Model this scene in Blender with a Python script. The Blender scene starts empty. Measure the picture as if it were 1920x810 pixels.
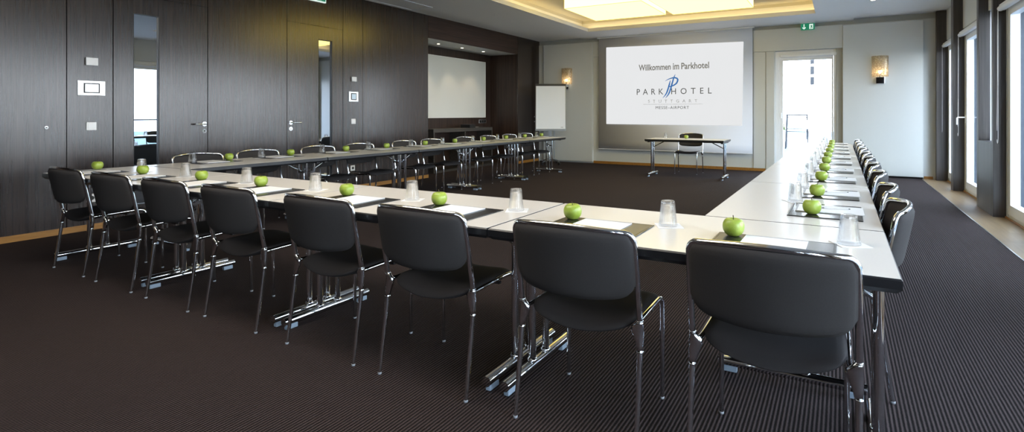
import bpy, math, random
from mathutils import Vector, Matrix
PI = math.pi
random.seed(7)
scene = bpy.context.scene
COL = scene.collection

# ------------------------------------------------------------------ helpers
class MB:
    """collects shapes; build() links them as one mesh object"""
    def __init__(s):
        s.v = []; s.f = []; s.m = []; s.sm = []
    def add(s, verts, faces, mi=0, smooth=False):
        b = len(s.v)
        s.v += [tuple(p) for p in verts]
        for f in faces:
            s.f.append(tuple(b + i for i in f)); s.m.append(mi); s.sm.append(smooth)
        return s
    def box(s, x0, x1, y0, y1, z0, z1, mi=0):
        if x0 > x1: x0, x1 = x1, x0
        if y0 > y1: y0, y1 = y1, y0
        if z0 > z1: z0, z1 = z1, z0
        v = [(x0,y0,z0),(x1,y0,z0),(x1,y1,z0),(x0,y1,z0),(x0,y0,z1),(x1,y0,z1),(x1,y1,z1),(x0,y1,z1)]
        f = [(0,3,2,1),(4,5,6,7),(0,1,5,4),(1,2,6,5),(2,3,7,6),(3,0,4,7)]
        return s.add(v, f, mi)
    def obox(s, o, ax, ay, az, mi=0):
        """box from corner o with three edge vectors"""
        o, ax, ay, az = Vector(o), Vector(ax), Vector(ay), Vector(az)
        v = [o, o+ax, o+ax+ay, o+ay, o+az, o+ax+az, o+ax+ay+az, o+ay+az]
        f = [(0,3,2,1),(4,5,6,7),(0,1,5,4),(1,2,6,5),(2,3,7,6),(3,0,4,7)]
        return s.add(v, f, mi)
    def tube(s, pts, r, n=10, cap=True, mi=0):
        P = [Vector(p) for p in pts]
        R = list(r) if hasattr(r, '__len__') else [r]*len(P)
        T = []
        for i in range(len(P)):
            a = P[max(i-1,0)]; b = P[min(i+1,len(P)-1)]
            T.append((b-a).normalized())
        up = Vector((0,0,1)) if abs(T[0].z) < .9 else Vector((1,0,0))
        N = (up - T[0]*up.dot(T[0])).normalized()
        V = []; F = []
        for i in range(len(P)):
            N = (N - T[i]*N.dot(T[i])).normalized()
            B = T[i].cross(N)
            for k in range(n):
                a = 2*PI*k/n
                V.append(P[i] + (N*math.cos(a) + B*math.sin(a))*R[i])
        for i in range(len(P)-1):
            for k in range(n):
                k2 = (k+1) % n
                F.append((i*n+k, i*n+k2, (i+1)*n+k2, (i+1)*n+k))
        s.add(V, F, mi, True)
        if cap:
            s.add(V[:n], [tuple(range(n))[::-1]], mi)
            s.add(V[-n:], [tuple(range(n))], mi)
        return s
    def lathe(s, prof, n=24, c=(0,0,0), mi=0, smooth=True, rmod=None):
        V = []; F = []
        for r, z in prof:
            for k in range(n):
                a = 2*PI*k/n
                rr = r*(rmod(a, z) if rmod else 1)
                V.append((c[0]+rr*math.cos(a), c[1]+rr*math.sin(a), c[2]+z))
        for i in range(len(prof)-1):
            for k in range(n):
                k2 = (k+1) % n
                F.append((i*n+k, i*n+k2, (i+1)*n+k2, (i+1)*n+k))
        F.append(tuple(range(n))[::-1]); m = (len(prof)-1)*n
        F.append(tuple(m+k for k in range(n)))
        return s.add(V, F, mi, smooth)
    def disc(s, c, axis, r, t, n=20, mi=0):
        c = Vector(c); a = Vector(axis).normalized()
        return s.tube([c, c+a*t], r, n, True, mi)
    def poly(s, pts, d, mi=0):
        """planar outline pts extruded by vector d"""
        n = len(pts); d = Vector(d)
        V = [Vector(p) for p in pts] + [Vector(p)+d for p in pts]
        F = [tuple(range(n))[::-1], tuple(range(n, 2*n))]
        for k in range(n):
            F.append((k, (k+1) % n, n+(k+1) % n, n+k))
        return s.add(V, F, mi)
    def ball(s, c, r, n=12, mi=0, sq=1.0):
        prof = [(max(1e-4, r*math.sin(PI*i/n)), -r*sq*math.cos(PI*i/n)) for i in range(n+1)]
        return s.lathe(prof, n*2, c, mi)
    def build(s, name, mats, parent=None, bevel=0, seg=2, loc=None, fix=True):
        me = bpy.data.meshes.new(name)
        me.from_pydata(s.v, [], s.f)
        mats = mats if isinstance(mats, (list, tuple)) else [mats]
        for m in mats: me.materials.append(m)
        me.polygons.foreach_set('material_index', s.m)
        me.polygons.foreach_set('use_smooth', s.sm)
        me.update()
        if fix:
            import bmesh
            bm = bmesh.new(); bm.from_mesh(me)
            bmesh.ops.recalc_face_normals(bm, faces=bm.faces)
            bm.to_mesh(me); bm.free()
        o = bpy.data.objects.new(name, me); COL.objects.link(o)
        if parent: o.parent = parent
        if loc: o.location = loc
        if bevel:
            b = o.modifiers.new('bevel', 'BEVEL'); b.width = bevel; b.segments = seg
            b.limit_method = 'ANGLE'; b.angle_limit = math.radians(50)
        return o

def tag(o, label=None, cat=None, group=None, kind=None):
    if label: o['label'] = label
    if cat: o['category'] = cat
    if group: o['group'] = group
    if kind: o['kind'] = kind
    return o
def empty(name, loc=(0,0,0), rz=0, label=None, cat=None, group=None):
    o = bpy.data.objects.new(name, None); COL.objects.link(o)
    o.location = loc; o.rotation_euler = (0,0,rz); o.empty_display_size = .1
    return tag(o, label, cat, group)
def kids(o): return [c for c in bpy.data.objects if c.parent == o]
def tree(o): return (o, [tree(c) for c in kids(o)])
def copy_tree(t, parent=None):
    o, ch = t
    c = o.copy(); COL.objects.link(c); c.parent = parent
    for x in ch: copy_tree(x, c)
    return c
def struct(o): o['kind'] = 'structure'; return o

# ------------------------------------------------------------------ materials
def lin(c):
    return tuple((x/12.92 if x <= .04045 else ((x+.055)/1.055)**2.4) for x in c)
def rgb(r, g, b): return (*lin((r/255, g/255, b/255)), 1)
class NT:
    def __init__(s, name):
        s.mat = bpy.data.materials.new(name); s.mat.use_nodes = True
        s.t = s.mat.node_tree; s.t.nodes.clear()
        s.out = s.n('ShaderNodeOutputMaterial')
    def n(s, typ, **kw):
        x = s.t.nodes.new(typ)
        for k, v in kw.items():
            if k.startswith('i_'):
                x.inputs[k[2:].replace('_', ' ')].default_value = v
            else: setattr(x, k, v)
        return x
    def l(s, a, b): s.t.links.new(a, b)
def pbr(name, col, rough=.5, metal=0, spec=.5, emis=None, es=0, coat=0, noise=None, bump=None, nscale=(1,1,1)):
    """procedural principled material: noise=(scale, amount) varies the colour, bump=(scale, strength, distance)"""
    m = NT(name)
    p = m.n('ShaderNodeBsdfPrincipled')
    p.inputs['Base Color'].default_value = col
    p.inputs['Roughness'].default_value = rough
    p.inputs['Metallic'].default_value = metal
    p.inputs['Specular IOR Level'].default_value = spec
    p.inputs['Coat Weight'].default_value = coat
    if emis: p.inputs['Emission Color'].default_value = emis; p.inputs['Emission Strength'].default_value = es
    m.l(p.outputs[0], m.out.inputs[0])
    if noise or bump:
        tc = m.n('ShaderNodeTexCoord'); mp = m.n('ShaderNodeMapping'); mp.inputs['Scale'].default_value = nscale
        m.l(tc.outputs['Object'], mp.inputs[0])
    if noise:
        nz = m.n('ShaderNodeTexNoise'); nz.inputs['Scale'].default_value = noise[0]; nz.inputs['Detail'].default_value = 4
        m.l(mp.outputs[0], nz.inputs['Vector'])
        mx = m.n('ShaderNodeMix', data_type='RGBA'); k = noise[1]
        mx.inputs['A'].default_value = tuple(min(1, c*(1-k)) for c in col[:3])+(1,)
        mx.inputs['B'].default_value = tuple(min(1, c*(1+k)) for c in col[:3])+(1,)
        m.l(nz.outputs[0], mx.inputs['Factor']); m.l(mx.outputs['Result'], p.inputs['Base Color'])
    if bump:
        nb = m.n('ShaderNodeTexNoise'); nb.inputs['Scale'].default_value = bump[0]; nb.inputs['Detail'].default_value = 3
        m.l(mp.outputs[0], nb.inputs['Vector'])
        bp = m.n('ShaderNodeBump'); bp.inputs['Strength'].default_value = bump[1]; bp.inputs['Distance'].default_value = bump[2]
        m.l(nb.outputs[0], bp.inputs['Height']); m.l(bp.outputs[0], p.inputs['Normal'])
    return m.mat

def wood(name, c1, c2, rough, fine=26, stretch=.55, spec=.5, axis='Z', bumpd=.0006):
    m = NT(name)
    tc = m.n('ShaderNodeTexCoord'); mp = m.n('ShaderNodeMapping')
    sc = {'Z': (fine, fine, stretch), 'Y': (fine, stretch, fine), 'X': (stretch, fine, fine)}[axis]
    mp.inputs['Scale'].default_value = sc
    m.l(tc.outputs['Object'], mp.inputs[0])
    n1 = m.n('ShaderNodeTexNoise'); n1.inputs['Scale'].default_value = 1; n1.inputs['Detail'].default_value = 6; n1.inputs['Roughness'].default_value = .6
    n1.inputs['Distortion'].default_value = .35
    m.l(mp.outputs[0], n1.inputs['Vector'])
    mp2 = m.n('ShaderNodeMapping'); mp2.inputs['Scale'].default_value = tuple(x*3.7 for x in sc)
    m.l(tc.outputs['Object'], mp2.inputs[0])
    n2 = m.n('ShaderNodeTexNoise'); n2.inputs['Scale'].default_value = 1; n2.inputs['Detail'].default_value = 3
    m.l(mp2.outputs[0], n2.inputs['Vector'])
    ad = m.n('ShaderNodeMath', operation='MULTIPLY_ADD'); ad.inputs[1].default_value = .6; 
    m.l(n2.outputs[0], ad.inputs[0]); 
    sb = m.n('ShaderNodeMath', operation='SUBTRACT'); sb.inputs[1].default_value = .3
    m.l(n1.outputs[0], sb.inputs[0]); m.l(sb.outputs[0], ad.inputs[2])
    rp = m.n('ShaderNodeValToRGB'); rp.color_ramp.elements[0].position = .33; rp.color_ramp.elements[1].position = .68
    rp.color_ramp.elements[0].color = c1; rp.color_ramp.elements[1].color = c2
    m.l(ad.outputs[0], rp.inputs[0])
    p = m.n('ShaderNodeBsdfPrincipled'); p.inputs['Roughness'].default_value = rough; p.inputs['Specular IOR Level'].default_value = spec
    m.l(rp.outputs[0], p.inputs['Base Color'])
    bp = m.n('ShaderNodeBump'); bp.inputs['Strength'].default_value = .5; bp.inputs['Distance'].default_value = bumpd
    m.l(ad.outputs[0], bp.inputs['Height']); m.l(bp.outputs[0], p.inputs['Normal'])
    m.l(p.outputs[0], m.out.inputs[0])
    return m.mat

M = {}
M['wenge'] = wood('wenge_veneer', rgb(38,30,28), rgb(56,45,41), .24, spec=.7)
M['wenge_dark'] = wood('wenge_veneer_niche', rgb(38,28,24), rgb(66,50,42), .38, spec=.4)
M['wenge_x'] = wood('wenge_veneer_lengthwise', rgb(44,30,26), rgb(72,54,46), .38, spec=.4, axis='Y')
M['grey_wood'] = wood('grey_stained_wood', rgb(50,46,44), rgb(76,71,68), .35, fine=30)
M['cab'] = wood('grey_brown_cabinet_wood', rgb(50,46,42), rgb(76,71,66), .4, axis='Y')
M['oak'] = None
M['white_wall'] = pbr('painted_wall', rgb(205,207,204), .6, noise=(3,.02), bump=(90,.08,.002))
M['panel'] = pbr('satin_wall_panel', rgb(208,211,209), .45, noise=(2,.015))
M['band'] = pbr('cornice_paint', rgb(178,180,176), .6, noise=(3,.02))
M['ceil'] = pbr('ceiling_paint', rgb(232,231,228), .7, noise=(2,.015), bump=(60,.06,.002))
M['coffer'] = pbr('coffer_paint', rgb(205,200,184), .7, noise=(2,.015))
M['white_frame'] = pbr('white_window_frame', rgb(238,240,242), .35, noise=(6,.01))
M['white_plastic'] = pbr('white_plastic', rgb(238,238,238), .35, noise=(8,.01))
M['chrome'] = pbr('polished_chrome', (.72,.73,.75,1), .06, 1, noise=(9,.03))
M['steel'] = pbr('brushed_steel', (.62,.62,.61,1), .28, 1, noise=(30,.05))
M['black_edge'] = pbr('black_edge_band', rgb(30,31,34), .28, spec=.6, noise=(20,.1))
M['black_metal'] = pbr('dark_under_frame', rgb(28,28,30), .4, noise=(20,.1))
M['laminate'] = pbr('pale_laminate', rgb(226,222,216), .26, noise=(240,.035), spec=.5)
M['fabric'] = pbr('charcoal_upholstery', rgb(56,54,54), .85, noise=(500,.25), bump=(700,.35,.001), spec=.2)
M['fabric_seat'] = pbr('black_seat_upholstery', rgb(42,40,41), .85, noise=(500,.25), bump=(700,.35,.001), spec=.2)
M['leather'] = pbr('black_leather_mat', rgb(38,37,38), .22, noise=(60,.12), bump=(250,.2,.0006), spec=.6)
M['paper'] = pbr('white_paper', rgb(240,240,240), .7, noise=(20,.01))
M['napkin'] = pbr('white_paper_napkin', rgb(244,244,244), .8, noise=(20,.01), bump=(300,.3,.0006))
M['pad'] = pbr('pale_blue_rubber', rgb(150,166,182), .5, noise=(20,.05))
M['clear_foot'] = pbr('clear_grey_glide', rgb(150,153,158), .2, noise=(20,.05))
M['dark_hole'] = pbr('dark_recess', rgb(22,22,23), .5, noise=(10,.1))
M['board'] = pbr('glossy_whiteboard', rgb(222,224,220), .16, noise=(2,.01))
M['board_edge'] = pbr('white_board_edge', rgb(235,235,232), .4, noise=(5,.01))
M['flip_face'] = pbr('flip_chart_sheet', rgb(236,240,245), .3, noise=(3,.01))
M['flip_frame'] = pbr('grey_anodised_frame', rgb(128,132,134), .35, .6, noise=(20,.05))
M['stem'] = pbr('brown_stem', rgb(74,58,34), .7, noise=(90,.2))
M['screen'] = pbr('grey_projection_fabric', rgb(222,223,228), .8, noise=(2,.01))
M['green'] = pbr('lit_green_sign', rgb(10,112,82), .4, emis=rgb(10,112,82), es=.6, noise=(3,.02))
M['sign_white'] = pbr('lit_sign_white', rgb(225,240,232), .4, emis=rgb(225,240,232), es=.55, noise=(3,.02))
M['txt_grey'] = pbr('lettering_grey', rgb(128,128,128), .8, emis=rgb(128,128,128), es=.35, noise=(3,.02))
M['txt_dark'] = pbr('lettering_dark', rgb(86,88,92), .8, emis=rgb(80,82,86), es=.25, noise=(3,.02))
M['txt_light'] = pbr('lettering_light', rgb(150,152,156), .8, emis=rgb(150,152,156), es=.4, noise=(3,.02))
M['logo_blue'] = pbr('logo_blue', rgb(52,104,172), .8, emis=rgb(52,104,172), es=.45, noise=(3,.02))
M['lcd'] = pbr('pale_display', rgb(235,240,245), .2, emis=rgb(225,235,245), es=.9, noise=(3,.02))
M['lcd2'] = pbr('blue_grey_display', rgb(170,190,205), .2, emis=rgb(170,190,205), es=.25, noise=(3,.02))
M['slate'] = pbr('grey_terrace_stone', rgb(88,94,103), .7, noise=(2,.06))
M['render'] = pbr('white_facade', rgb(232,234,236), .7, noise=(2,.03))
M['far_land'] = pbr('hazy_land', rgb(96,106,106), .9, noise=(.02,.15))
M['leaf'] = pbr('shrub_green', rgb(70,90,36), .7, noise=(30,.35))
M['dark_paint'] = pbr('dark_outdoor_metal', rgb(38,40,45), .5, noise=(10,.05))
M['pane_dark'] = pbr('facade_pane', rgb(70,78,86), .2, noise=(3,.05))
M['pot_dark'] = pbr('blue_grey_pot', rgb(48,58,72), .5, noise=(10,.05))

# light fabric of the box lamps, bulbs, cove strip
def emission(name, col, s):
    m = NT(name); e = m.n('ShaderNodeEmission'); e.inputs[1].default_value = s
    tc = m.n('ShaderNodeTexCoord'); nz = m.n('ShaderNodeTexNoise'); nz.inputs['Scale'].default_value = 2
    m.l(tc.outputs['Object'], nz.inputs['Vector'])
    mx = m.n('ShaderNodeMix', data_type='RGBA'); mx.inputs['A'].default_value = tuple(c*.97 for c in col[:3])+(1,); mx.inputs['B'].default_value = col
    m.l(nz.outputs[0], mx.inputs['Factor']); m.l(mx.outputs['Result'], e.inputs[0]); m.l(e.outputs[0], m.out.inputs[0])
    return m.mat
M['lamp_side'] = emission('lit_lamp_fabric', (1,.72,.15,1), 4.6)
M['lamp_bottom'] = emission('lit_lamp_diffuser', (1,.80,.19,1), 2.9)
M['lamp_fill'] = emission('added_fill_lamp_glow', (1,.92,.81,1), 5.0)  # pale glow of the two lamps added over the cross row
M['lamp_trim'] = pbr('lamp_seam', rgb(214,190,120), .6, emis=(1,.8,.35,1), es=.35, noise=(5,.05))
M['led'] = emission('warm_led_strip', (1,.76,.38,1), 4)
M['bulb'] = emission('warm_bulb', (1,.72,.42,1), 18)
M['spot'] = emission('downlight_glow', (1,.86,.62,1), 14)
M['proj'] = emission('projected_white', (.93,.94,.95,1), .62)

# window glass: lets light through, mirrors at grazing angles
def thin_glass(name, tint=(1,1,1,1), refl=1.0, base=0.0):
    m = NT(name)
    tr = m.n('ShaderNodeBsdfTransparent'); tr.inputs[0].default_value = tint
    gl = m.n('ShaderNodeBsdfGlossy'); gl.inputs['Roughness'].default_value = 0.0
    fr = m.n('ShaderNodeFresnel'); ge = m.n('ShaderNodeNewGeometry')
    io = m.n('ShaderNodeMapRange'); io.inputs['To Min'].default_value = 1.45; io.inputs['To Max'].default_value = 1/1.45
    m.l(ge.outputs['Backfacing'], io.inputs[0]); m.l(io.outputs[0], fr.inputs[0])
    ma = m.n('ShaderNodeMath', operation='MULTIPLY_ADD'); ma.inputs[1].default_value = refl; ma.inputs[2].default_value = base
    m.l(fr.outputs[0], ma.inputs[0])
    mx = m.n('ShaderNodeMixShader'); m.l(ma.outputs[0], mx.inputs[0]); m.l(tr.outputs[0], mx.inputs[1]); m.l(gl.outputs[0], mx.inputs[2])
    m.l(mx.outputs[0], m.out.inputs[0])
    return m.mat
M['glass'] = thin_glass('window_glass', (.97,.99,1,1), .6)
M['rail_glass'] = thin_glass('railing_glass', (.86,.93,.95,1), .6)
def mirror_glass():
    m = NT('reflective_door_glass')
    gl = m.n('ShaderNodeBsdfGlossy'); gl.inputs['Roughness'].default_value = .0; gl.inputs['Color'].default_value = (.80,.86,.95,1)
    df = m.n('ShaderNodeBsdfDiffuse'); df.inputs['Color'].default_value = (.03,.035,.04,1)
    mx = m.n('ShaderNodeMixShader'); mx.inputs[0].default_value = .62
    m.l(df.outputs[0], mx.inputs[1]); m.l(gl.outputs[0], mx.inputs[2]); m.l(mx.outputs[0], m.out.inputs[0])
    return m.mat
M['door_glass'] = mirror_glass()
def tumbler_glass():
    m = NT('clear_tumbler_glass')
    g = m.n('ShaderNodeBsdfGlass'); g.inputs['IOR'].default_value = 1.46; g.inputs['Roughness'].default_value = 0.0
    t = m.n('ShaderNodeBsdfTransparent'); t.inputs[0].default_value = (.98,.99,1,1)
    mx = m.n('ShaderNodeMixShader'); mx.inputs[0].default_value = .42
    m.l(t.outputs[0], mx.inputs[1]); m.l(g.outputs[0], mx.inputs[2]); m.l(mx.outputs[0], m.out.inputs[0])
    return m.mat
M['tumbler'] = tumbler_glass()
def crackle():
    """openwork crackled glass of the wall lamps"""
    m = NT('crackled_lamp_glass')
    tc = m.n('ShaderNodeTexCoord')
    vo = m.n('ShaderNodeTexVoronoi', feature='DISTANCE_TO_EDGE'); vo.inputs['Scale'].default_value = 26
    m.l(tc.outputs['Object'], vo.inputs['Vector'])
    rp = m.n('ShaderNodeValToRGB'); rp.color_ramp.elements[0].position = .03; rp.color_ramp.elements[1].position = .10
    m.l(vo.outputs['Distance'], rp.inputs[0])
    p = m.n('ShaderNodeBsdfPrincipled'); p.inputs['Base Color'].default_value = rgb(176,166,150); p.inputs['Roughness'].default_value = .25
    p.inputs['Metallic'].default_value = .35
    tl = m.n('ShaderNodeBsdfTranslucent'); tl.inputs[0].default_value = rgb(225,210,190)
    a = m.n('ShaderNodeMixShader'); a.inputs[0].default_value = .3; m.l(p.outputs[0], a.inputs[1]); m.l(tl.outputs[0], a.inputs[2])
    t = m.n('ShaderNodeBsdfTransparent'); t.inputs[0].default_value = (1,.95,.85,1)
    mu = m.n('ShaderNodeMath', operation='MULTIPLY'); mu.inputs[1].default_value = .9
    m.l(rp.outputs[0], mu.inputs[0])
    b = m.n('ShaderNodeMixShader'); m.l(mu.outputs[0], b.inputs[0]); m.l(a.outputs[0], b.inputs[1]); m.l(t.outputs[0], b.inputs[2])
    m.l(b.outputs[0], m.out.inputs[0])
    return m.mat
M['crackle'] = crackle()

def apple_skin():
    m = NT('green_apple_skin')
    tc = m.n('ShaderNodeTexCoord')
    nz = m.n('ShaderNodeTexNoise'); nz.inputs['Scale'].default_value = 14; nz.inputs['Detail'].default_value = 3
    m.l(tc.outputs['Object'], nz.inputs['Vector'])
    rp = m.n('ShaderNodeValToRGB'); rp.color_ramp.elements[0].color = rgb(126,150,42); rp.color_ramp.elements[1].color = rgb(172,192,88)
    rp.color_ramp.elements[0].position = .3; rp.color_ramp.elements[1].position = .7
    m.l(nz.outputs[0], rp.inputs[0])
    vo = m.n('ShaderNodeTexVoronoi'); vo.inputs['Scale'].default_value = 150
    m.l(tc.outputs['Object'], vo.inputs['Vector'])
    lt = m.n('ShaderNodeMath', operation='LESS_THAN'); lt.inputs[1].default_value = .16
    m.l(vo.outputs['Distance'], lt.inputs[0])
    mu = m.n('ShaderNodeMath', operation='MULTIPLY'); mu.inputs[1].default_value = .5; m.l(lt.outputs[0], mu.inputs[0])
    mx = m.n('ShaderNodeMix', data_type='RGBA'); m.l(mu.outputs[0], mx.inputs['Factor']); m.l(rp.outputs[0], mx.inputs['A']); mx.inputs['B'].default_value = rgb(205,220,140)
    p = m.n('ShaderNodeBsdfPrincipled'); p.inputs['Roughness'].default_value = .3; p.inputs['Subsurface Weight'].default_value = .0
    m.l(mx.outputs['Result'], p.inputs['Base Color']); m.l(p.outputs[0], m.out.inputs[0])
    return m.mat
M['apple'] = apple_skin()

def carpet():
    m = NT('ribbed_carpet')
    tc = m.n('ShaderNodeTexCoord'); sp = m.n('ShaderNodeSeparateXYZ'); m.l(tc.outputs['Object'], sp.inputs[0])
    nz = m.n('ShaderNodeTexNoise'); nz.inputs['Scale'].default_value = 60; nz.inputs['Detail'].default_value = 2
    m.l(tc.outputs['Object'], nz.inputs['Vector'])
    w = m.n('ShaderNodeMath', operation='MULTIPLY_ADD'); w.inputs[1].default_value = .0035
    m.l(nz.outputs[0], w.inputs[0]); m.l(sp.outputs[0], w.inputs[2])
    mu = m.n('ShaderNodeMath', operation='MULTIPLY'); mu.inputs[1].default_value = 2*PI/.0158
    m.l(w.outputs[0], mu.inputs[0])
    sn = m.n('ShaderNodeMath', operation='SINE'); m.l(mu.outputs[0], sn.inputs[0])
    mr = m.n('ShaderNodeMapRange'); mr.inputs['From Min'].default_value = -.9; mr.inputs['From Max'].default_value = .9
    m.l(sn.outputs[0], mr.inputs[0])
    # knots along each rib
    my = m.n('ShaderNodeMath', operation='MULTIPLY'); my.inputs[1].default_value = 2*PI/.009; m.l(sp.outputs[1], my.inputs[0])
    sy = m.n('ShaderNodeMath', operation='SINE'); m.l(my.outputs[0], sy.inputs[0])
    ky = m.n('ShaderNodeMath', operation='MULTIPLY_ADD'); ky.inputs[1].default_value = .12; m.l(sy.outputs[0], ky.inputs[0]); m.l(mr.outputs[0], ky.inputs[2])
    n2 = m.n('ShaderNodeTexNoise'); n2.inputs['Scale'].default_value = 180; n2.inputs['Detail'].default_value = 3
    m.l(tc.outputs['Object'], n2.inputs['Vector'])
    n3 = m.n('ShaderNodeMath', operation='MULTIPLY_ADD'); n3.inputs[1].default_value = .5; n3.inputs[2].default_value = -.25; m.l(n2.outputs[0], n3.inputs[0])
    ad = m.n('ShaderNodeMath', operation='ADD'); m.l(ky.outputs[0], ad.inputs[0]); m.l(n3.outputs[0], ad.inputs[1])
    rp = m.n('ShaderNodeValToRGB')
    rp.color_ramp.elements[0].color = rgb(20,16,16); rp.color_ramp.elements[1].color = rgb(72,61,60)
    rp.color_ramp.elements[0].position = .1; rp.color_ramp.elements[1].position = .9
    m.l(ad.outputs[0], rp.inputs[0])
    p = m.n('ShaderNodeBsdfPrincipled'); p.inputs['Roughness'].default_value = .95; p.inputs['Specular IOR Level'].default_value = .15
    m.l(rp.outputs[0], p.inputs['Base Color'])
    bp = m.n('ShaderNodeBump'); bp.inputs['Strength'].default_value = .7; bp.inputs['Distance'].default_value = .003
    m.l(ad.outputs[0], bp.inputs['Height']); m.l(bp.outputs[0], p.inputs['Normal'])
    m.l(p.outputs[0], m.out.inputs[0])
    return m.mat
M['carpet'] = carpet()
def planks():
    m = NT('light_oak_planks')
    tc = m.n('ShaderNodeTexCoord'); mp = m.n('ShaderNodeMapping'); mp.inputs['Scale'].default_value = (1,1,1)
    mp.inputs['Rotation'].default_value = (0,0,PI/2)
    m.l(tc.outputs['Object'], mp.inputs[0])
    br = m.n('ShaderNodeTexBrick'); br.inputs['Scale'].default_value = 1; br.inputs['Brick Width'].default_value = 1.1; br.inputs['Row Height'].default_value = .19
    br.inputs['Mortar Size'].default_value = .0015
    br.inputs['Color1'].default_value = rgb(158,134,102); br.inputs['Color2'].default_value = rgb(132,108,78); br.inputs['Mortar'].default_value = rgb(120,100,76)
    m.l(mp.outputs[0], br.inputs['Vector'])
    m2 = m.n('ShaderNodeMapping'); m2.inputs['Scale'].default_value = (30,2,1); m.l(tc.outputs['Object'], m2.inputs[0])
    nz = m.n('ShaderNodeTexNoise'); nz.inputs['Scale'].default_value = 1; nz.inputs['Detail'].default_value = 5; m.l(m2.outputs[0], nz.inputs['Vector'])
    mx = m.n('ShaderNodeMix', data_type='RGBA', blend_type='MULTIPLY'); mx.inputs['Factor'].default_value = .45
    m.l(br.outputs['Color'], mx.inputs['A']); m.l(nz.outputs[0], mx.inputs['B'])
    br2 = m.n('ShaderNodeBrightContrast'); br2.inputs['Bright'].default_value = .0; m.l(mx.outputs['Result'], br2.inputs[0])
    p = m.n('ShaderNodeBsdfPrincipled'); p.inputs['Roughness'].default_value = .4
    m.l(br2.outputs[0], p.inputs['Base Color']); m.l(p.outputs[0], m.out.inputs[0])
    return m.mat
M['planks'] = planks()
M['reveal'] = pbr('blue_grey_shutter_rail', rgb(60,68,78), .5, noise=(6,.03))
M['oak'] = wood('oak_skirting', rgb(138,94,36), rgb(172,122,54), .45, fine=60, stretch=2, axis='Y')

# ------------------------------------------------------------------ dimensions (metres; camera stands at x=0, y=0)
LX, BY, RX, FY = -6.909, 12.28, 1.70, -4.0      # wall planes
CZ = 3.10
TZ = .735                                        # table top
TL, TW = 1.475, .735

# ------------------------------------------------------------------ setting
fl = MB().box(-7.9, 1.33, FY, 12.7, -.06, 0).build('floor', M['carpet']); struct(fl)
fs = MB().box(1.33, 2.0, FY, 12.7, -.06, 0.001).build('floor_border', M['planks']); struct(fs)
struct(MB().box(1.322, 1.334, FY, 12.2, -.01, .004).build('trim_1', M['steel']))

# ceiling: lower ring round a coffer, slightly higher side strips
def ceiling_piece(name, boxes, mat):
    b = MB()
    for q in boxes: b.box(*q)
    return struct(b.build(name, mat))
CX0, CX1, RZ = -4.99, -.41, 3.07
COF = [(-1.2, 4.2), (6.3, 11.12)]  # first range: unseen coffer, added to carry the fill lamps and strips
ob = .27; UZ = 3.36; LZ = RZ + .075
pieces = [(LX-.9, -5.62, FY, 12.7, 3.105, 3.3), (.22, 2.1, FY, 12.7, 3.105, 3.3),
          (-5.62, CX0-ob, FY, 12.7, RZ, 3.3), (CX1+ob, .22, FY, 12.7, RZ, 3.3)]
yy = FY
for y0, y1 in COF:
    pieces.append((CX0-ob, CX1+ob, yy, y0-ob, RZ, 3.3)); yy = y1+ob
    pieces += [(CX0-ob, CX0, y0-ob, y1+ob, RZ, LZ), (CX1, CX1+ob, y0-ob, y1+ob, RZ, LZ), (CX0, CX1, y0-ob, y0, RZ, LZ), (CX0, CX1, y1, y1+ob, RZ, LZ)]
pieces.append((CX0-ob, CX1+ob, yy, 12.7, RZ, 3.3))
ceiling_piece('ceiling', pieces, M['ceil'])
for n_, (y0, y1) in enumerate(COF):
    cf = MB()
    cf.box(CX0-ob, CX1+ob, y0-ob, y1+ob, UZ, UZ+.05)
    cf.box(CX0-ob-.05, CX0-ob, y0-ob-.05, y1+ob+.05, 3.3, UZ+.05); cf.box(CX1+ob, CX1+ob+.05, y0-ob-.05, y1+ob+.05, 3.3, UZ+.05)
    cf.box(CX0-ob, CX1+ob, y0-ob-.05, y0-ob, 3.3, UZ+.05); cf.box(CX0-ob, CX1+ob, y1+ob, y1+ob+.05, 3.3, UZ+.05)
    struct(cf.build('ceiling_coffer', M['coffer']))
    wh = ['in the added unseen cross-row coffer', 'of the screen-end coffer'][n_]  # the cross-row strips are unseen and added for their light
    for q, lb in (((CX0-.2, CX0-.17, y0-.1, y1+.1), 'ledge facing the dark wood wall'), ((CX1+.17, CX1+.2, y0-.1, y1+.1), 'ledge facing the windows'),
                  ((CX0-.1, CX1+.1, y1+.17, y1+.2), 'ledge nearer the screen'), ((CX0-.1, CX1+.1, y0-.2, y0-.17), 'ledge away from the screen')):
        tag(MB().box(*q, LZ+.002, LZ+.02).build('light_strip', M['led']), 'hidden warm light strip, ' + lb + ' ' + wh, 'light strip')

# --- wall_left: veneer panels with open joints, two doors, niche
WT = 3.12
def lpanel(b, y0, y1, z0, z1, g=.004, x=LX): b.box(x-.03, x, y0+g, y1-g, z0, z1)
b = MB()
for y0, y1 in ((FY, -.6), (-.6, .93), (.93, 2.4665), (2.4665, 2.866), (3.864, 4.96), (5.945, 6.3475), (6.3475, 7.961)):
    lpanel(b, y0, y1, .005, WT)
lpanel(b, 2.866, 3.864, 2.548, WT); lpanel(b, 4.96, 5.945, 2.548, WT)
lpanel(b, 11.225, 12.33, .005, WT)
struct(b.build('wall_left', M['wenge']))
b = MB(); lpanel(b, 7.961, 11.225, 2.675, WT); struct(b.build('wall_left_lintel', M['wenge_x']))
struct(MB().box(LX-.10, LX-.034, FY, 7.955, -.01, WT).box(LX-.10, LX-.034, 11.23, 12.4, -.01, WT).build('wall_left_backing', M['dark_hole']))
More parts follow.
